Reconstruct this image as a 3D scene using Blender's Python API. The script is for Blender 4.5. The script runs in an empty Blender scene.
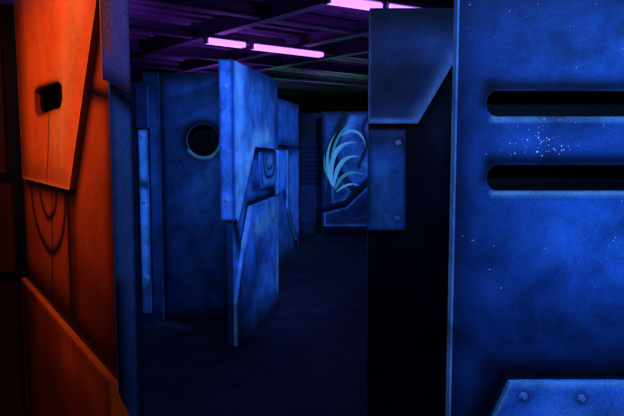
import bpy, bmesh, math, random
import numpy as np
from mathutils import Vector
from mathutils.geometry import delaunay_2d_cdt
random.seed(4)
sc=bpy.context.scene
sc.view_settings.view_transform='Standard'

# ---------------------------------------------------------------- materials
def newmat(name):
    m=bpy.data.materials.new(name); m.use_nodes=True
    nt=m.node_tree; b=nt.nodes['Principled BSDF']; return m,nt,b
def paint_material():
    m,nt,b=newmat('airbrushed_uv_paint_and_light'); N=nt.nodes;L=nt.links
    at=N.new('ShaderNodeVertexColor'); at.layer_name='paint_and_light'  # vertex colours: airbrush art plus painted-in highlights, shade and lit rims
    tc=N.new('ShaderNodeTexCoord')
    n1=N.new('ShaderNodeTexNoise'); n1.inputs['Scale'].default_value=4.5; n1.inputs['Detail'].default_value=7; n1.inputs['Roughness'].default_value=.68; n1.inputs['Distortion'].default_value=.4
    L.new(tc.outputs['Object'],n1.inputs['Vector'])
    r1=N.new('ShaderNodeMapRange'); r1.inputs[1].default_value=.32; r1.inputs[2].default_value=.70; r1.inputs[3].default_value=.25; r1.inputs[4].default_value=1.9
    L.new(n1.outputs['Fac'],r1.inputs[0])
    am=N.new('ShaderNodeMix'); am.data_type='FLOAT'; am.inputs[2].default_value=1.0
    L.new(at.outputs['Alpha'],am.inputs[0]); L.new(r1.outputs[0],am.inputs[3])
    n2=N.new('ShaderNodeTexNoise'); n2.inputs['Scale'].default_value=170; n2.inputs['Detail'].default_value=3
    L.new(tc.outputs['Object'],n2.inputs['Vector'])
    r2=N.new('ShaderNodeMapRange'); r2.inputs[1].default_value=.3; r2.inputs[2].default_value=.7; r2.inputs[3].default_value=.70; r2.inputs[4].default_value=1.30
    L.new(n2.outputs['Fac'],r2.inputs[0])
    mu=N.new('ShaderNodeMath'); mu.operation='MULTIPLY'; L.new(am.outputs[0],mu.inputs[0]); L.new(r2.outputs[0],mu.inputs[1])
    vm=N.new('ShaderNodeVectorMath'); vm.operation='SCALE'; L.new(at.outputs['Color'],vm.inputs[0]); L.new(mu.outputs[0],vm.inputs['Scale'])
    L.new(vm.outputs[0],b.inputs['Base Color'])
    L.new(vm.outputs[0],b.inputs['Emission Color']); b.inputs['Emission Strength'].default_value=.05
    b.inputs['Roughness'].default_value=.5; b.inputs['Specular IOR Level'].default_value=.2
    bp=N.new('ShaderNodeBump'); bp.inputs['Strength'].default_value=.15; bp.inputs['Distance'].default_value=.004
    L.new(n2.outputs['Fac'],bp.inputs['Height']); L.new(bp.outputs[0],b.inputs['Normal'])
    return m
PAINT=paint_material()
def simple(name,col,rough=.5,metal=0,emit=None,es=0,noise=None):
    m,nt,b=newmat(name); b.inputs['Base Color'].default_value=(*col,1); b.inputs['Roughness'].default_value=rough; b.inputs['Metallic'].default_value=metal
    if emit: b.inputs['Emission Color'].default_value=(*emit,1); b.inputs['Emission Strength'].default_value=es
    if noise:
        N=nt.nodes;L=nt.links; tc=N.new('ShaderNodeTexCoord'); n=N.new('ShaderNodeTexNoise'); n.inputs['Scale'].default_value=noise[0]; n.inputs['Detail'].default_value=8
        L.new(tc.outputs['Object'],n.inputs['Vector']); cr=N.new('ShaderNodeValToRGB'); cr.color_ramp.elements[0].position=.35; cr.color_ramp.elements[1].position=.7
        cr.color_ramp.elements[0].color=(*[c*noise[1] for c in col],1); cr.color_ramp.elements[1].color=(*[c*noise[2] for c in col],1)
        L.new(n.outputs['Fac'],cr.inputs[0]); L.new(cr.outputs[0],b.inputs['Base Color'])
    return m
BOLT=simple('bolt_steel',(.35,.5,.9),.35,.1)
GLOW=simple('splatter_fluorescent',(.5,.7,1),.6,0,(.35,.6,1),.7)
LEAF=simple('fluorescent_leaf_paint',(.15,.5,.8),.6,0,(.08,.38,.75),.42)
LEAF2=simple('fluorescent_leaf_paint_green',(.08,.45,.5),.6,0,(.04,.32,.40),.32)
TUBE=simple('uv_tube_glow',(.8,.5,1),.4,0,(.58,.24,1),1.8)
HOUS=simple('fixture_housing',(.2,.16,.28),.5)
DECK=simple('ceiling_deck_paint',(.15,.10,.20),.6,noise=(3,.5,1.3))
BEAM=simple('beam_paint',(.11,.075,.16),.55)
WALLM=simple('dark_wall_paint',(.02,.02,.035),.8,noise=(2,.6,1.4))

def floor_mat():
    m=simple('floor_dark_carpet',(.020,.024,.055),.6,noise=(4,.3,1.7)); nt=m.node_tree;N=nt.nodes;L=nt.links;b=N['Principled BSDF']
    n=N.new('ShaderNodeTexNoise'); n.inputs['Scale'].default_value=60
    tc=N.new('ShaderNodeTexCoord'); L.new(tc.outputs['Object'],n.inputs['Vector'])
    bp=N.new('ShaderNodeBump'); bp.inputs['Strength'].default_value=.5; bp.inputs['Distance'].default_value=.01; L.new(n.outputs['Fac'],bp.inputs['Height']); L.new(bp.outputs[0],b.inputs['Normal'])
    return m
FLOOR=floor_mat()

# ---------------------------------------------------------------- builder
class Frame:
    def __init__(s,A,B,sign=1):
        L=math.hypot(B[0]-A[0],B[1]-A[1]); s.A=A; s.t=((B[0]-A[0])/L,(B[1]-A[1])/L); s.L=L
        s.n=(sign*s.t[1],-sign*s.t[0])
    def w(s,a,h,d):
        return Vector((s.A[0]+a*s.t[0]+d*s.n[0], s.A[1]+a*s.t[1]+d*s.n[1], h))
def inpoly(P,poly):
    x,y=P[:,0],P[:,1]; c=np.zeros(len(P),bool); n=len(poly)
    for i in range(n):
        x1,y1=poly[i];x2,y2=poly[(i+1)%n]
        if y1==y2: continue
        m=((y1>y)!=(y2>y))&(x<(x2-x1)*(y-y1)/(y2-y1)+x1); c^=m
    return c
def dist(P,line):
    d=np.full(len(P),1e9)
    for i in range(len(line)-1):
        a=np.array(line[i],float);b=np.array(line[i+1],float);v=b-a;L=max((v*v).sum(),1e-12)
        t=np.clip(((P-a)@v)/L,0,1); q=a+t[:,None]*v; d=np.minimum(d,np.hypot(*(P-q).T))
    return d
def dens(poly,step):
    o=[]
    for i in range(len(poly)):
        a=poly[i];b=poly[(i+1)%len(poly)];L=math.hypot(a[0]-b[0],a[1]-b[1]);k=max(1,int(L/step))
        o+=[(a[0]+(b[0]-a[0])*j/k,a[1]+(b[1]-a[1])*j/k) for j in range(k)]
    return o
MOT=[.75]
def smooth(pts,n=6):
    o=[];P=[np.array(p,float) for p in pts]; P=[2*P[0]-P[1]]+P+[2*P[-1]-P[-2]]
    for i in range(1,len(P)-2):
        for k in range(n):
            t=k/n; o.append(tuple(.5*((2*P[i])+(-P[i-1]+P[i+1])*t+(2*P[i-1]-5*P[i]+4*P[i+1]-P[i+2])*t*t+(-P[i-1]+3*P[i]-3*P[i+1]+P[i+2])*t**3)))
    return o+[tuple(P[-2])]
class Obj:
    def __init__(s,name,mats): 
        s.bm=bmesh.new(); s.cl=s.bm.verts.layers.float_color.new('paint_and_light'); s.name=name; s.mats=mats
    def face(s,vs,cols,mi=0):
        V=[]
        for v,c in zip(vs,cols):
            b=s.bm.verts.new(v); b[s.cl]=(c[0],c[1],c[2],MOT[0]); V.append(b)
        f=s.bm.faces.new(V); f.material_index=mi; return f
    def slab(s,fr,poly,d0,d1,base,strokes=(),edge=None,rim=None,holes=(),grad=None,step=.015,back=(.01,.01,.02)):
        op=dens(poly,step); hs=[dens(h,step*.8) for h in holes]
        xs=[p[0] for p in poly];ys=[p[1] for p in poly]
        gx,gy=np.meshgrid(np.arange(min(xs),max(xs),step)+step*.31,np.arange(min(ys),max(ys),step)+step*.29)
        gx=gx+ (np.arange(gy.shape[0])%2)[:,None]*step*.5
        G=np.stack([gx.ravel(),gy.ravel()],1); keep=inpoly(G,poly)&(dist(G,list(poly)+[poly[0]])>step*.35)
        for h in holes: keep&=~inpoly(G,h); keep&=dist(G,list(h)+[h[0]])>step*.35
        G=G[keep]
        pts=list(op);E=[(i,(i+1)%len(op)) for i in range(len(op))]
        for h in hs:
            k=len(pts); pts+=h; E+=[(k+i,k+(i+1)%len(h)) for i in range(len(h))]
        def tri(points):
            r=delaunay_2d_cdt([Vector(p) for p in points],E,[],0,1e-6)
            V=np.array([[v[0],v[1]] for v in r[0]]); F=[f for f in r[2]]
            C=np.array([V[list(f)].mean(0) for f in F]); ok=inpoly(C,poly)
            for h in hs: ok&=~inpoly(C,h)
            return V,[f for f,o in zip(F,ok) if o]
        def color(P):
            c=np.tile(np.array(base,float),(len(P),1))
            if grad:
                for (p0,p1,ca,cb) in grad:
                    a=np.array(p0);v=np.array(p1)-a; t=np.clip(((P-a)@v)/(v@v),0,1)[:,None]
                    c=c*(np.array(ca)*(1-t)+np.array(cb)*t)
            for (ln,w,st,cc) in strokes:
                k=(st*np.exp(-(dist(P,ln)/w)**2))[:,None]; c=c*(1-k)+np.array(cc)*k
            if edge:
                w,st,cc=edge; k=(st*np.exp(-(dist(P,list(poly)+[poly[0]])/w)**2))[:,None]; c=c*(1-k)+np.array(cc)*k
            return c
        V,F=tri(pts+[tuple(g) for g in G]); C=color(V)
        bv=[]
        for p,c in zip(V,C):
            b=s.bm.verts.new(fr.w(p[0],p[1],d1)); b[s.cl]=(*c,MOT[0]); bv.append(b)
        n=Vector((fr.n[0],fr.n[1],0))
        for f in F:
            ff=s.bm.faces.new([bv[i] for i in f]); ff.normal_update()
            if ff.normal.dot(n)<0: ff.normal_flip()
        V,F=tri(pts)
        bv=[]
        for p in V:
            b=s.bm.verts.new(fr.w(p[0],p[1],d0)); b[s.cl]=(*back,1); bv.append(b)
        for f in F:
            ff=s.bm.faces.new([bv[i] for i in f]); ff.normal_update()
            if ff.normal.dot(n)>0: ff.normal_flip()
        rc=rim or base  # side-face colour; bright rims have the light put into it
        for lp in [poly]+list(holes):
            for i in range(len(lp)):
                a=lp[i];b=lp[(i+1)%len(lp)]
                s.face([fr.w(*a,d0),fr.w(*b,d0),fr.w(*b,d1),fr.w(*a,d1)],[rc]*4)
    def box(s,fr,s0,s1,h0,h1,d0,d1,col,mi=0):
        c=[fr.w(a,h,d) for a in (s0,s1) for h in (h0,h1) for d in (d0,d1)]
        for q in ((0,1,3,2),(4,6,7,5),(0,4,5,1),(2,3,7,6),(0,2,6,4),(1,5,7,3)):
            s.face([c[i] for i in q],[col]*4,mi)
    def bolt(s,fr,a,h,d,r=.012):
        def ring(rad,dd,n,ph=0): return [fr.w(a+rad*math.cos(ph+2*math.pi*i/n),h+rad*math.sin(ph+2*math.pi*i/n),dd) for i in range(n)]
        for (r0,r1,da,db,n) in ((r*1.55,r*1.45,d,d+r*.25,20),(r,r*.85,d+r*.25,d+r*.9,6)):
            A=ring(r0,da,n);B=ring(r1,db,n)
            for i in range(n): s.face([A[i],A[(i+1)%n],B[(i+1)%n],B[i]],[(.3,.5,1)]*4,1)
            s.face(B,[(.3,.5,1)]*n,1)
    def done(s):
        me=bpy.data.meshes.new(s.name); s.bm.to_mesh(me); s.bm.free()
        for m in s.mats: me.materials.append(m)
        o=bpy.data.objects.new(s.name,me); sc.collection.objects.link(o); return o
def rrect(s0,s1,h0,h1,r,n=8):
    o=[]
    for cx,cy,a0 in ((s1-r,h1-r,0),(s0+r,h1-r,90),(s0+r,h0+r,180),(s1-r,h0+r,270)):
        for i in range(n+1):
            a=math.radians(a0+90*i/n); o.append((cx+r*math.cos(a),cy+r*math.sin(a)))
    return o
def circ(x,y,r,n=40): return [(x+r*math.cos(2*math.pi*i/n),y+r*math.sin(2*math.pi*i/n)) for i in range(n)]
K=(.001,.0015,.005)
PM=[PAINT,BOLT,GLOW,LEAF,LEAF2]
H=2.3

# ---------------------------------------------------------------- right foreground partition
R=Frame((0,2.0),(1,2.0))
o=Obj('partition_panel',PM)
sl1=rrect(.554,1.20,1.706,1.789,.036); sl2=rrect(.561,1.20,1.469,1.553,.036)
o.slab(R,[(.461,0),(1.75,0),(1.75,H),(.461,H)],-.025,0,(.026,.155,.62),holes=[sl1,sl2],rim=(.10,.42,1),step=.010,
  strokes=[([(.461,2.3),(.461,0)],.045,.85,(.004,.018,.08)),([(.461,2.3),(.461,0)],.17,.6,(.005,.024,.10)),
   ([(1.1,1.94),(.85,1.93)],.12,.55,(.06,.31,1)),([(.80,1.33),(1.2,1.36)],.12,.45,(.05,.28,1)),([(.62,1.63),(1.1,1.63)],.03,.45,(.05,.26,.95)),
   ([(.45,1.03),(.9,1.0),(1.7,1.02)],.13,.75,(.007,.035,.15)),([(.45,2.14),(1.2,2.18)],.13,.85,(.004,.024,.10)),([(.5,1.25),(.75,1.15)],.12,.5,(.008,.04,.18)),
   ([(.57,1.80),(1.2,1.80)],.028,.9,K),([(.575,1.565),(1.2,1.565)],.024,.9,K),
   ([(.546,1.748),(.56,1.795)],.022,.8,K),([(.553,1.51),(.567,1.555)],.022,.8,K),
   ([(.575,1.699),(1.2,1.699)],.008,1,(.28,.70,1)),([(.58,1.462),(1.2,1.462)],.008,1,(.28,.70,1)),  # lit lower lips of the slots, painted as bright strokes
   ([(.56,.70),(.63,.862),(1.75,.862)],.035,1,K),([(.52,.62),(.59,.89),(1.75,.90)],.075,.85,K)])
o.slab(R,[(.50,0),(1.75,0),(1.75,H),(.50,H)],-.10,-.085,(.0003,.0003,.001),step=.2)  # near-black backing: shade inside the slots put into the colour
o.box(R,.50,.51,0,H,-.09,-.024,K)
o.slab(R,[(.648,.845),(1.75,.845),(1.75,.25),(.50,.25),(.50,.50)],0,.022,(.05,.23,.85),edge=(.009,.9,(.20,.58,1)),rim=(.1,.4,1),step=.010,
  strokes=[([(.8,.74),(1.0,.72)],.05,.6,(.09,.38,1)),([(.692,.797),(.692,.798)],.024,.95,K),([(.882,.79),(.882,.791)],.024,.95,K),([(.7,.835),(1.7,.835)],.012,.5,(.15,.5,1))])
o.box(R,.4545,.4605,0,H,-.05,.0015,(.12,.42,1.0))
for a,h in ((.692,.797),(.882,.790),(1.2,.79),(.60,.52)): o.bolt(R,a,h,.022,.0095)
for i in range(140):
    if i<55: a,h=random.gauss(.71,.055),random.gauss(1.63,.035)
    else: a,h=random.uniform(.48,1.1),random.uniform(1.15,2.1)
    if (1.70<h<1.80 or 1.46<h<1.56) and a>.54: continue
    r=random.uniform(.0006,.0021) if i<55 else random.uniform(.0005,.0015)
    o.face([R.w(a+r*math.cos(k),h+r*math.sin(k),.001) for k in np.arange(0,6.2,1.047)],[(1,1,1)]*6,2)
o.done()

# ---------------------------------------------------------------- centre-right partition
C=Frame((0,3.2),(1,3.2))
o=Obj('partition_panel',PM)
dk=(.0015,.004,.018)
o.slab(C,[(.29,0),(1.3,0),(1.3,H),(.29,H)],-.06,0,dk,step=.02,rim=(.01,.04,.15),
   strokes=[([(.29,1.715),(.53,1.715),(.73,2.04)],.035,1,K),([(.64,1.75),(.66,1.3)],.06,.3,(.01,.03,.12))])
o.slab(C,[(.287,H),(.287,1.735),(.534,1.735),(.711,2.042),(.95,2.042),(.95,H)],0,.035,(.008,.034,.15),step=.011,rim=(.08,.3,1),
   strokes=[([(.56,1.76),(.725,2.05)],.05,.95,(.09,.36,1)),([(.62,2.15),(.72,2.15)],.09,.5,(.03,.14,.5)),([(.29,1.742),(.53,1.742)],.014,.9,(.08,.32,1)),([(.287,2.29),(.287,1.74)],.006,.6,(.04,.16,.55)),
            ([(.30,2.27),(.7,2.29)],.08,.9,(.001,.005,.02)),([(.38,1.95),(.45,2.05)],.10,.6,(.003,.014,.06))])
o.slab(C,[(.287,1.702),(.473,1.702),(.477,1.192),(.287,1.192)],0,.03,(.035,.165,.65),step=.01,rim=(.04,.18,.6),edge=(.014,.8,(.006,.025,.10)),
   strokes=[([(.36,1.25),(.36,1.5)],.05,.7,(.08,.36,1)),([(.30,1.66),(.46,1.66)],.05,.8,(.005,.02,.08)),([(.436,1.636),(.436,1.637)],.02,.9,K),([(.436,1.251),(.436,1.252)],.02,.9,K)])
for h in (1.636,1.251): o.bolt(C,.436,h,.03,.010)
o.done()

# ---------------------------------------------------------------- orange partition
MOT[0]=.3
O=Frame((-.577,1.8),(-1.432,3.08),-1)
o=Obj('partition_panel',PM)
og=(.95,.095,.010); dkO=(.07,.006,.002)
slot=[(1.001,1.84),(.94,1.85),(.56,1.845),(.505,1.825),(.50,1.78),(.54,1.75),(.95,1.745),(1.0,1.77)]
l1=smooth([(1.30,1.465),(1.27,1.353),(1.15,1.24),(.914,1.18),(.72,1.24),(.62,1.36),(.60,1.46)])
l2=smooth([(1.10,1.465),(1.06,1.38),(.94,1.32),(.80,1.36),(.74,1.465)])
base=[(0,0),(O.L,0),(O.L,H),(0,H)]
o.slab(O,base,-.015,0,(.62,.055,.006),holes=[slot],rim=(.02,.002,.001),step=.010,  # dark slot rim: interior shade put into the colour
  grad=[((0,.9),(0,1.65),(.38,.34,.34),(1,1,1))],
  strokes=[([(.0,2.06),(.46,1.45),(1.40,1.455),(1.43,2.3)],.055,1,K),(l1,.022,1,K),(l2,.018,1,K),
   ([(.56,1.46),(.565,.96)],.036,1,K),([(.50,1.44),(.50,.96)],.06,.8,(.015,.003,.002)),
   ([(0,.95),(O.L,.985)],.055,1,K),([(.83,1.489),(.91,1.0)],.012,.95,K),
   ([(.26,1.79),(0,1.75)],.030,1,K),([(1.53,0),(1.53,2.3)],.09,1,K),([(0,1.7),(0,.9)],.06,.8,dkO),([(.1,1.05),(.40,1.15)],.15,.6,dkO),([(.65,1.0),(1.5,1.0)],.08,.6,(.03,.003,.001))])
o.slab(O,base,-.06,-.05,(.001,.001,.001),step=.3,back=(.001,.001,.001))  # black backing colour stands for shade inside the slot
o.slab(O,[(1.42,H),(0,H),(0,2.07),(.0305,2.025),(.451,1.462),(1.394,1.468)],0,.02,og,holes=[list(slot)],rim=(.25,.02,.003),step=.010,
  edge=(.009,.5,(1,.22,.05)),
  strokes=[(list(slot)+[slot[0]],.012,.95,(.06,.005,.002)),(smooth([(.83,1.489),(.77,1.62),(.74,1.745)]),.010,.9,(.03,.003,.002)),([(1.42,2.2),(1.42,1.5)],.18,.8,(.12,.009,.002)),([(.6,2.3),(1.4,2.25)],.14,.6,(.18,.012,.003)),([(.5,1.50),(1.35,1.50)],.06,.5,(.28,.02,.003)),([(.25,2.08),(.6,1.65)],.13,.5,(1,.26,.06))])  # last stroke: orange lamp glow painted onto the plate
o.slab(O,[(0,.915),(O.L,.965),(O.L,0),(0,0)],0,.022,(.36,.028,.003),rim=(.8,.09,.01),step=.015,edge=(.011,.6,(.8,.08,.01)),
  strokes=[([(1.5,.9),(1.5,0)],.40,.95,(.020,.002,.002)),([(.2,.3),(.9,.6)],.25,.7,(.06,.005,.002)),([(.1,.84),(.6,.84)],.06,.6,(.62,.06,.007))])
e0=O.w(0,0,0);e1=O.w(0,0,-.06)
EF=Frame((e0.x,e0.y),(e1.x,e1.y),1)
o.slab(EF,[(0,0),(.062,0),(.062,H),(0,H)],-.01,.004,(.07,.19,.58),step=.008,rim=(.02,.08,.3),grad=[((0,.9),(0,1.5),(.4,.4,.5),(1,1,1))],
   strokes=[([(.062,0),(.062,H)],.006,1,(.004,.01,.04)),([(0,1.78),(.062,1.73)],.025,1,K),([(0,0),(0,H)],.010,.7,(.02,.02,.06)),([(.0,1.2),(.0,.7)],.03,.9,K)])
o.slab(EF,[(-.022,1.80),(.055,1.765),(.058,H),(-.022,H)],.004,.016,(.26,.18,.60),step=.008,rim=(.5,.08,.1),edge=(.005,.5,(.06,.03,.12)),
   strokes=[([(-.02,1.8),(.055,1.765)],.03,.8,K),([(-.022,H),(-.022,1.90)],.030,1,(1.0,.12,.03))])  # orange stroke: lamp spill painted along the plate edge
o.slab(EF,[(-.022,.93),(.03,.80),(.06,.66),(.06,0),(-.022,0)],.004,.018,(.85,.10,.01),step=.01,rim=(.8,.1,.02))
o.bolt(EF,.035,2.15,.016,.008)
o.done()
D=Frame((-3.4,3.08),(-1.44,3.08))
o=Obj('partition_panel',PM)
o.slab(D,[(0,0),(D.L,0),(D.L,H),(0,H)],-.06,0,(.03,.003,.002),step=.025,strokes=[([(0,1.46),(D.L,1.46)],.03,1,K),([(0,.97),(D.L,.97)],.03,1,K),([(D.L,0),(D.L,H)],.05,1,K)])
o.slab(D,[(0,1.49),(D.L-.06,1.49),(D.L-.06,H),(0,H)],0,.02,(.09,.010,.004),step=.025)
o.slab(D,[(0,1.0),(D.L-.04,1.0),(D.L-.04,1.44),(0,1.44)],0,.02,(.075,.008,.004),step=.025)
o.slab(D,[(0,.0),(D.L-.04,.0),(D.L-.04,.94),(0,.94)],0,.02,(.05,.006,.003),step=.025)
o.done()
MOT[0]=.75

# ---------------------------------------------------------------- partition with porthole
Hf=Frame((-2,5.75),(0,5.75))
o=Obj('partition_panel',PM)
hb=(.024,.125,.46)
hole=circ(1.0,1.69,.148)
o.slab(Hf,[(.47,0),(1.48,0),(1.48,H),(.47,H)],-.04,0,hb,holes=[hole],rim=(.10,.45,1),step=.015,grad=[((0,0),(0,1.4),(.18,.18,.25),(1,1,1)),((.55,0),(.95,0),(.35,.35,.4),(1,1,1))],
  strokes=[(circ(1.0,1.69,.17)+[(1.17,1.69)],.035,.95,K),([(.87,1.60),(.93,1.545),(1.0,1.53),(1.08,1.545),(1.14,1.61),(1.16,1.70)],.014,1,(.25,.7,1)),([(.63,0),(.63,H)],.025,.9,K),([(1.30,0),(1.30,H)],.13,.97,K),([(.6,2.3),(1.4,2.3)],.16,.95,K),([(.6,0),(1.4,0)],.1,.9,K),([(.95,1.15),(1.05,1.35)],.15,.4,(.06,.29,.95))])  # includes painted shadow beside the angled partition and painted porthole rim glow
o.slab(Hf,[(.47,0),(1.48,0),(1.48,H),(.47,H)],-.12,-.10,(.0003,.0003,.001),step=.3)  # near-black backing: shade behind the porthole put into the colour
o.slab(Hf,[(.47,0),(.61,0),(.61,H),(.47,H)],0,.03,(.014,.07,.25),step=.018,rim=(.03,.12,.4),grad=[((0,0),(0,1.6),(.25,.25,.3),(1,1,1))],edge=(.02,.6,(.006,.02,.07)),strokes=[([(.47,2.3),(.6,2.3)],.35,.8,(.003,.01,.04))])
o.done()
G=Frame((-3.6,5.6),(-1.3,5.6))
o=Obj('partition_panel',PM)
o.slab(G,[(0,0),(2.14,0),(2.14,H-.1),(0,H-.1)],-.06,0,(.003,.010,.04),step=.03)
o.slab(G,[(2.06,.12),(2.135,.12),(2.135,1.78),(2.06,1.78)],0,.03,(.08,.38,1),step=.015,edge=(.014,.7,(.008,.04,.16)),rim=(.05,.2,.7),
   strokes=[([(2.06,1.3),(2.13,1.28)],.05,.9,K),([(2.1,.12),(2.1,.3)],.15,.8,(.01,.04,.15))])
o.slab(G,[(2.05,1.80),(2.15,1.80),(2.15,2.18),(2.05,2.18)],0,.04,(.006,.022,.09),step=.015,rim=(.05,.2,.7))
for h in (.45,1.14,1.72): o.bolt(G,2.10,h,.03,.016)
o.done()

# ---------------------------------------------------------------- bright angled partition
W=Frame((-.64,5.0),(-.377,6.36),1)
o=Obj('partition_panel',PM)
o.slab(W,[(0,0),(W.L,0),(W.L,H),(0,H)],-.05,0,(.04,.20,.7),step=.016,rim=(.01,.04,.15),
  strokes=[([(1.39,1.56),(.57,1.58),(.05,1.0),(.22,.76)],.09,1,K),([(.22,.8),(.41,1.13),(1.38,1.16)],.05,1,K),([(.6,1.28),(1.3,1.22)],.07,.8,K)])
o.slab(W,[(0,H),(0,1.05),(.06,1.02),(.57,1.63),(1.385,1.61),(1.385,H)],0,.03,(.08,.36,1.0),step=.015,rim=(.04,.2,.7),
  strokes=[([(1.2,2.2),(.75,1.85)],.13,.6,(.02,.11,.45)),([(.1,2.3),(.1,1.15)],.12,.7,(.24,.60,1)),([(.3,1.45),(.6,1.72),(1.0,1.72)],.08,.8,(.26,.64,1)),([(1.39,1.62),(1.39,2.3)],.2,.85,(.014,.08,.32)),([(.4,2.3),(1.38,2.3)],.13,.85,(.008,.04,.18)),([(.35,2.05),(.5,1.85)],.1,.5,(.02,.11,.42))])  # pale strokes are highlights painted into the plate colour
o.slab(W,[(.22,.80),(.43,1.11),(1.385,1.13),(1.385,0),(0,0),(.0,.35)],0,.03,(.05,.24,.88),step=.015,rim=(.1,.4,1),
  strokes=[([(.3,.3),(.7,.7)],.22,.8,(.008,.04,.16)),([(.0,0),(.0,.9)],.22,.93,(.004,.018,.08)),([(.6,.9),(1.2,.98)],.09,.8,(.18,.55,1)),([(.22,.80),(.43,1.11)],.03,.8,(.25,.62,1)),([(1.39,1.1),(1.39,.2)],.06,.85,(.22,.6,1)),([(0,0),(1.38,0)],.18,.93,(.004,.016,.06))])  # pale strokes: painted highlights along plate top and edges
mid=[(.78,1.585),(1.36,1.585),(1.38,1.40),(1.30,1.24),(.84,1.24),(.78,1.38)]
o.slab(W,mid,0,.022,(.08,.34,1),step=.012,rim=(.05,.2,.7),edge=(.035,.9,(.008,.02,.09)),
  strokes=[(smooth([(.86,1.55),(.92,1.38),(1.08,1.34),(1.24,1.38),(1.3,1.55)]),.02,1,K),(smooth([(.95,1.55),(1.0,1.44),(1.1,1.42),(1.2,1.46),(1.22,1.55)]),.018,.9,K)])
w0=W.w(0,0,.02);w1=W.w(0,0,-.08)
WE=Frame((w1.x,w1.y),(w0.x,w0.y),1)
o.slab(WE,[(-.01,1.04),(.10,1.04),(.10,H+.01),(-.01,H+.01)],.001,.03,(.07,.28,.95),step=.010,rim=(.03,.1,.4),edge=(.016,.85,(.012,.04,.17)),
   strokes=[([(.0,1.5),(.1,1.65)],.1,.4,(.02,.08,.3))])
for h in (2.1,1.2): o.bolt(WE,.045,h,.03,.014)
o.done()

# ---------------------------------------------------------------- farther angled partition
F=Frame((-.5,8.5),(-.22,9.9),1)
o=Obj('partition_panel',PM)
o.slab(F,[(0,0),(F.L,0),(F.L,H),(0,H)],-.05,0,(.03,.14,.5),step=.03,rim=(.01,.04,.15),strokes=[([(.5,1.65),(.5,1.0),(1.3,.1)],.10,1,K),([(0,1.65),(1.4,1.65)],.07,1,K),([(0,0),(1.2,0)],.2,.8,K)])
o.slab(F,[(0,H),(0,1.68),(1.35,1.66),(1.35,H)],0,.03,(.03,.17,.6),step=.03,rim=(.1,.4,1),edge=(.08,.8,(.006,.03,.12)))
o.slab(F,[(.0,1.6),(.45,1.6),(.45,1.05),(.0,1.0)],0,.05,(.06,.30,1),step=.03,rim=(.1,.4,1),edge=(.03,.7,(.01,.05,.2)))
o.slab(F,[(.62,1.6),(1.38,1.6),(1.38,.3),(1.2,.2),(.62,.75)],0,.03,(.06,.30,1),step=.03,rim=(.1,.4,1),edge=(.09,.85,(.006,.025,.11)))
f0=F.w(0,0,.02);f1=F.w(0,0,-.09)
FE=Frame((f1.x,f1.y),(f0.x,f0.y),1)
o.slab(FE,[(-.01,1.0),(.10,1.0),(.10,H),(-.01,H)],.001,.03,(.08,.32,1),step=.03,rim=(.05,.2,.6),edge=(.015,.5,(.01,.05,.2)))
for h in (2.1,1.15): o.bolt(FE,.045,h,.03,.016)
o.done()

# ---------------------------------------------------------------- louvred partition
V=Frame((0,12.0),(1,12.0))
o=Obj('partition_panel',PM)
o.slab(V,[(-.9,0),(.21,0),(.21,H),(-.9,H)],-.06,0,(.007,.025,.09),step=.04,strokes=[([(-.24,0),(-.24,H)],.05,.9,K),([(-.2,2.0),(.15,2.0)],.2,.5,K)])
for i in range(9):
    h=1.02+i*.085
    c=[V.w(a,hh,dd) for a,hh,dd in ((-.20,h,.0),(.12,h,.0),(.12,h-.03,.05),(-.20,h-.03,.05),(-.20,h-.045,.05),(.12,h-.045,.05),(.12,h-.02,0),(-.20,h-.02,0))]
    o.face(c[:4],[(.008,.03,.11)]*4); o.face([c[3],c[2],c[5],c[4]],[(.01,.04,.15)]*4); o.face(c[4:],[K]*4)
o.slab(V,[(-.22,.2),(.05,.2),(.19,.55),(.19,.9),(-.22,.9)],0,.03,(.01,.04,.14),step=.04,rim=(.04,.15,.5))
o.done()

# ---------------------------------------------------------------- fern mural partition
Fm=Frame((0,11.5),(1,11.5))
o=Obj('partition_panel',PM)
ed=(.045,.97,(.002,.006,.022))
o.slab(Fm,[(.184,0),(1.6,0),(1.6,H),(.184,H)],-.06,0,(.010,.04,.15),step=.03,rim=(.04,.2,.6),
 strokes=[([(.60,2.29),(.33,1.60),(.184,1.33)],.05,.9,K),([(1.1,1.05),(.61,.589),(.184,.496)],.06,.95,K),([(.33,1.6),(.5,1.2),(.33,.96)],.05,.8,K),([(.2,.05),(1.5,.05)],.2,.9,K)])
o.slab(Fm,[(.20,2.28),(.56,2.28),(.31,1.66),(.20,1.5)],0,.03,(.022,.11,.40),step=.022,rim=(.06,.3,.9),edge=ed)
o.slab(Fm,[(.66,2.28),(1.3,2.28),(1.3,1.12),(1.0,1.05),(.8,.86),(.5,1.25),(.42,1.6)],0,.02,(.045,.21,.72),step=.02,rim=(.06,.3,.9),edge=ed,
 strokes=[(smooth([(1.05,2.25),(.93,2.0),(1.0,1.7),(.86,1.3)]),.045,1,K),([(.74,2.2),(.58,1.85)],.06,.8,(.12,.50,1)),([(.97,1.35),(1.1,1.25)],.05,.8,(.12,.5,1)),([(.86,2.05),(.80,1.8)],.05,.6,(.008,.03,.12)),([(.6,1.6),(.75,1.3)],.10,.5,(.006,.03,.12))])
o.slab(Fm,[(1.3,1.0),(1.1,1.0),(.64,.55),(.22,.44),(.22,.2),(1.3,.2)],0,.03,(.010,.045,.18),step=.022,rim=(.06,.3,.9),edge=(.03,.9,(.08,.35,1)))
o.slab(Fm,[(.36,.95),(.46,1.12),(.72,.83),(.60,.68),(.36,.62)],0,.02,(.015,.08,.28),step=.022,rim=(.06,.3,.9),edge=(.03,.8,(.08,.35,1)))
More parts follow.
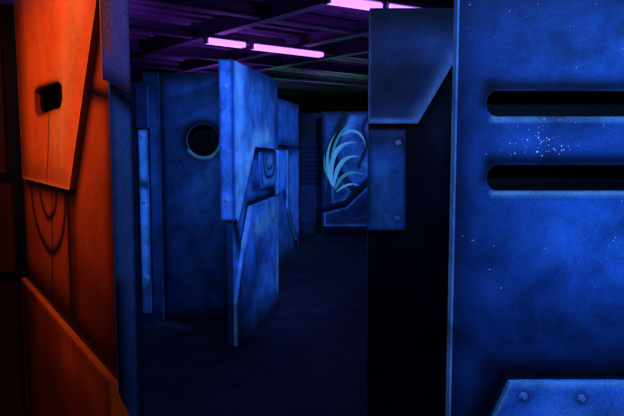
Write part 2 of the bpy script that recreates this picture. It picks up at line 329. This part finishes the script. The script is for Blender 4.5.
o.slab(Fm,[(.20,1.40),(.30,1.52),(.34,1.2),(.30,.75),(.20,.6)],0,.02,(.02,.10,.35),step=.022,rim=(.06,.3,.9),edge=ed)
def leaf(pts,w,mi=3):
    n=18; P=[]
    for i in range(n+1):
        t=i/n; a,b,c,d=[np.array([.38+(p[0]-.38)*1.10,.95+(p[1]-.95)*1.10]) for p in pts]
        P.append((1-t)**3*a+3*(1-t)**2*t*b+3*(1-t)*t*t*c+t**3*d)
    Lf=[];Rt=[]
    for i,p in enumerate(P):
        q=P[min(i+1,n)]-P[max(i-1,0)]; q=q/np.hypot(*q); nn=np.array([-q[1],q[0]]); ww=w*math.sin(math.pi*(.04+.96*i/n)**.8)
        Lf.append(p+nn*ww);Rt.append(p-nn*ww)
    for i in range(n):
        m0=(Lf[i]+Rt[i])/2;m1=(Lf[i+1]+Rt[i+1])/2
        o.face([Fm.w(*Lf[i],.03),Fm.w(*Lf[i+1],.03),Fm.w(*m1,.05),Fm.w(*m0,.05)],[(0,0,0)]*4,mi)
        o.face([Fm.w(*m0,.05),Fm.w(*m1,.05),Fm.w(*Rt[i+1],.03),Fm.w(*Rt[i],.03)],[(0,0,0)]*4,mi)
for q,w,mi in (([(.38,.95),(.28,1.40),(.46,1.72),(.80,1.66)],.045,3),([(.40,.92),(.42,1.28),(.58,1.50),(.84,1.42)],.04,3),([(.42,.88),(.5,1.12),(.66,1.24),(.94,1.12)],.03,4),
            ([(.36,.95),(.24,1.35),(.28,1.60),(.44,1.84)],.024,3),([(.33,1.2),(.36,1.6),(.50,1.90),(.74,2.04)],.022,4),([(.44,.84),(.56,.95),(.70,1.02),(.84,.94)],.022,3),
            ([(.52,1.78),(.70,1.94),(.90,1.84),(.93,1.58)],.025,3),([(.32,1.05),(.24,1.2),(.23,1.35),(.25,1.5)],.018,4)): leaf(q,w,mi)
o.done()

# ---------------------------------------------------------------- room shell
X0,X1,Y0,Y1,ZC=-5,5,-2.5,20,3.35
def boxobj(name,x0,x1,y0,y1,z0,z1,mat):
    bm=bmesh.new(); v=[bm.verts.new((x,y,z)) for x in (x0,x1) for y in (y0,y1) for z in (z0,z1)]
    for q in ((0,1,3,2),(4,6,7,5),(0,4,5,1),(2,3,7,6),(0,2,6,4),(1,5,7,3)): bm.faces.new([v[i] for i in q])
    bmesh.ops.recalc_face_normals(bm,faces=bm.faces); me=bpy.data.meshes.new(name); bm.to_mesh(me); bm.free(); me.materials.append(mat)
    ob=bpy.data.objects.new(name,me); sc.collection.objects.link(ob); return ob
boxobj('floor',X0,X1,Y0,Y1,-.1,0,FLOOR)
boxobj('wall_left',X0-.1,X0,Y0,Y1,0,ZC+.2,WALLM); boxobj('wall_right',X1,X1+.1,Y0,Y1,0,ZC+.2,WALLM)
boxobj('wall_back',X0,X1,Y1,Y1+.1,0,ZC+.2,WALLM); boxobj('wall_front',X0,X1,Y0-.1,Y0,0,ZC+.2,WALLM)
ang=math.atan2(1.27,1.57); ux,uy=math.cos(ang),math.sin(ang); vx,vy=-uy,ux
def clipfin(bm,name,mat,e=0.0):
    for co,no in (((X0+e,0,0),(-1,0,0)),((X1-e,0,0),(1,0,0)),((0,Y0+e,0),(0,-1,0)),((0,Y1-e,0),(0,1,0))):
        bmesh.ops.bisect_plane(bm,geom=bm.verts[:]+bm.edges[:]+bm.faces[:],plane_co=co,plane_no=no,clear_outer=True)
    me=bpy.data.meshes.new(name); bm.to_mesh(me); bm.free(); me.materials.append(mat)
    ob=bpy.data.objects.new(name,me); sc.collection.objects.link(ob); return ob
bm=bmesh.new(); cx,cy=0,9
prof=[]; k=-17
while k<17:
    prof+=[(k,ZC),(k+.12,ZC),(k+.15,ZC+.05),(k+.27,ZC+.05)]; k+=.30
prev=None
for a,z in prof:
    p=[bm.verts.new((cx+a*vx+b*ux,cy+a*vy+b*uy,z)) for b in (-17,17)]
    if prev: bm.faces.new([prev[0],p[0],p[1],prev[1]])
    prev=p
clipfin(bm,'ceiling',DECK)
def beam(bm,a,dirn,w,z0,z1):
    dx,dy=(ux,uy) if dirn==0 else (vx,vy); px,py=(vx,vy) if dirn==0 else (ux,uy)
    def bx(wa,wb,za,zb):
        v=[bm.verts.new((cx+px*q+dx*b,cy+py*q+dy*b,z)) for q in (a+wa,a+wb) for b in (-17,17) for z in (za,zb)]
        for q in ((0,1,3,2),(4,6,7,5),(0,4,5,1),(2,3,7,6),(0,2,6,4),(1,5,7,3)): bm.faces.new([v[i] for i in q])
    bx(-w/2,w/2,z0,z0+.02); bx(-.012,.012,z0+.02,z1-.02); bx(-w/2,w/2,z1-.02,z1)
bm=bmesh.new()
for a in np.arange(-12.4,14,1.7): beam(bm,a,0,.12,3.20,ZC)
for a in (-7.6,-3.0,-1.15,.4,1.5,6.0,10.5): beam(bm,a,1,.14,3.18,ZC)
clipfin(bm,'ceiling_beams',BEAM,.002)

def tube(p0,p1):
    bm=bmesh.new(); p0=Vector((*p0,3.1));p1=Vector((*p1,3.1)); d=(p1-p0); L=d.length; d.normalize(); s=Vector((-d.y,d.x,0)); z=Vector((0,0,1))
    def bx(a0,a1,s0,s1,z0,z1,mi):
        v=[bm.verts.new(p0+d*a+s*b+z*c) for a in (a0,a1) for b in (s0,s1) for c in (z0,z1)]
        for q in ((0,1,3,2),(4,6,7,5),(0,4,5,1),(2,3,7,6),(0,2,6,4),(1,5,7,3)): bm.faces.new([v[i] for i in q]).material_index=mi
    bx(-.05,L+.05,-.07,.07,.04,.079,1); bx(-.04,-.01,-.05,.05,-.035,.04,1); bx(L+.01,L+.04,-.05,.05,-.035,.04,1)
    for c in (-.042,.042):
        A=[];B=[]
        for i in range(12):
            q=s*(c+.036*math.cos(i*math.pi/6))+z*(.036*math.sin(i*math.pi/6)); A.append(bm.verts.new(p0-d*.01+q));B.append(bm.verts.new(p0+d*(L+.01)+q))
        for i in range(12): bm.faces.new([A[i],A[(i+1)%12],B[(i+1)%12],B[i]]).material_index=0
    bmesh.ops.recalc_face_normals(bm,faces=bm.faces)
    me=bpy.data.meshes.new('fluorescent_tube_light'); bm.to_mesh(me); bm.free(); me.materials.append(TUBE); me.materials.append(HOUS)
    ob=bpy.data.objects.new('fluorescent_tube_light',me); sc.collection.objects.link(ob)
tube((-1.44,8.79),(-1.0,9.15)); tube((-.86,9.29),(.13,10.06)); tube((.18,6.43),(.69,6.74)); tube((.80,6.80),(1.5,7.22))
tube((-3.2,15.0),(-2.2,15.8)); tube((2.0,15),(3,15.8)); tube((-3.4,5.0),(-2.6,5.65))

# ---------------------------------------------------------------- lamps
def spot(name,loc,tgt,e,col,size=70,rad=.12,blend=.9):
    l=bpy.data.lights.new(name,'SPOT'); l.energy=e; l.color=col; l.spot_size=math.radians(size); l.spot_blend=blend; l.shadow_soft_size=rad
    ob=bpy.data.objects.new(name,l); sc.collection.objects.link(ob); ob.location=loc
    ob.rotation_euler=(Vector(tgt)-Vector(loc)).to_track_quat('-Z','Y').to_euler()
def pt(name,loc,e,col,rad=.15):
    l=bpy.data.lights.new(name,'POINT'); l.energy=e; l.color=col; l.shadow_soft_size=rad
    ob=bpy.data.objects.new(name,l); sc.collection.objects.link(ob); ob.location=loc
BL=(.16,.37,1)  # blue spots: unseen fills added to brighten single partitions
spot('blue_panel_fill',(1.4,-.4,2.9),(1.0,2.0,1.65),155,BL,52,blend=1)
spot('blue_panel_fill',(1.3,.3,2.9),(.95,2.0,.72),75,BL,26,blend=1)
spot('blue_panel_fill',(.25,.9,3.0),(.42,3.2,1.75),75,BL,34,blend=1)
spot('blue_panel_fill',(-.25,.7,2.9),(.45,2.05,1.5),34,BL,40,blend=1)
spot('blue_panel_fill',(1.3,2.7,3.0),(-.5,5.6,1.45),460,BL,46,blend=1)
spot('blue_panel_fill',(-1.0,3.4,3.0),(-1.05,5.75,1.4),68,BL,52,blend=1)
spot('blue_panel_fill',(1.5,6.3,2.9),(-.35,9.2,1.3),330,BL,44)
spot('blue_panel_fill',(.9,8.2,2.9),(.6,11.5,1.4),185,BL,48)
spot('blue_panel_fill',(.0,.3,2.9),(-.5,1.9,1.6),36,BL,40)
spot('orange_floodlight',(-1.9,.9,3.0),(-.85,2.3,1.95),165,(1,.55,.4),54,blend=1)
for x,y,e in ((-1.5,4.9,16),(-2.6,7.5,22),(.8,7.4,22),(-1.2,9.6,26),(1.6,11.5,22),(-1.8,12.5,26),(.2,15,22)):
    spot('purple_ceiling_fill',(x,y,2.34),(x,y,3.3),e*1.7,(.36,.10,1),165,.1,1)  # unseen upward fill, added to make the ceiling glow purple
for x,y in ((-.75,14.5),(.55,14.8),(1.0,15.2)): pt('green_lamp',(x,y,2.6),6,(.1,1,.3))

w=bpy.data.worlds.new('world'); sc.world=w; w.use_nodes=True
w.node_tree.nodes['Background'].inputs[0].default_value=(.02,.02,.08,1); w.node_tree.nodes['Background'].inputs[1].default_value=.3

cam=bpy.data.cameras.new('camera'); cam.lens=36; cam.sensor_width=36; cam.clip_start=.05
co=bpy.data.objects.new('camera',cam); sc.collection.objects.link(co); co.location=(0,0,1.6); co.rotation_euler=(math.radians(90-5.3),0,0); sc.camera=co
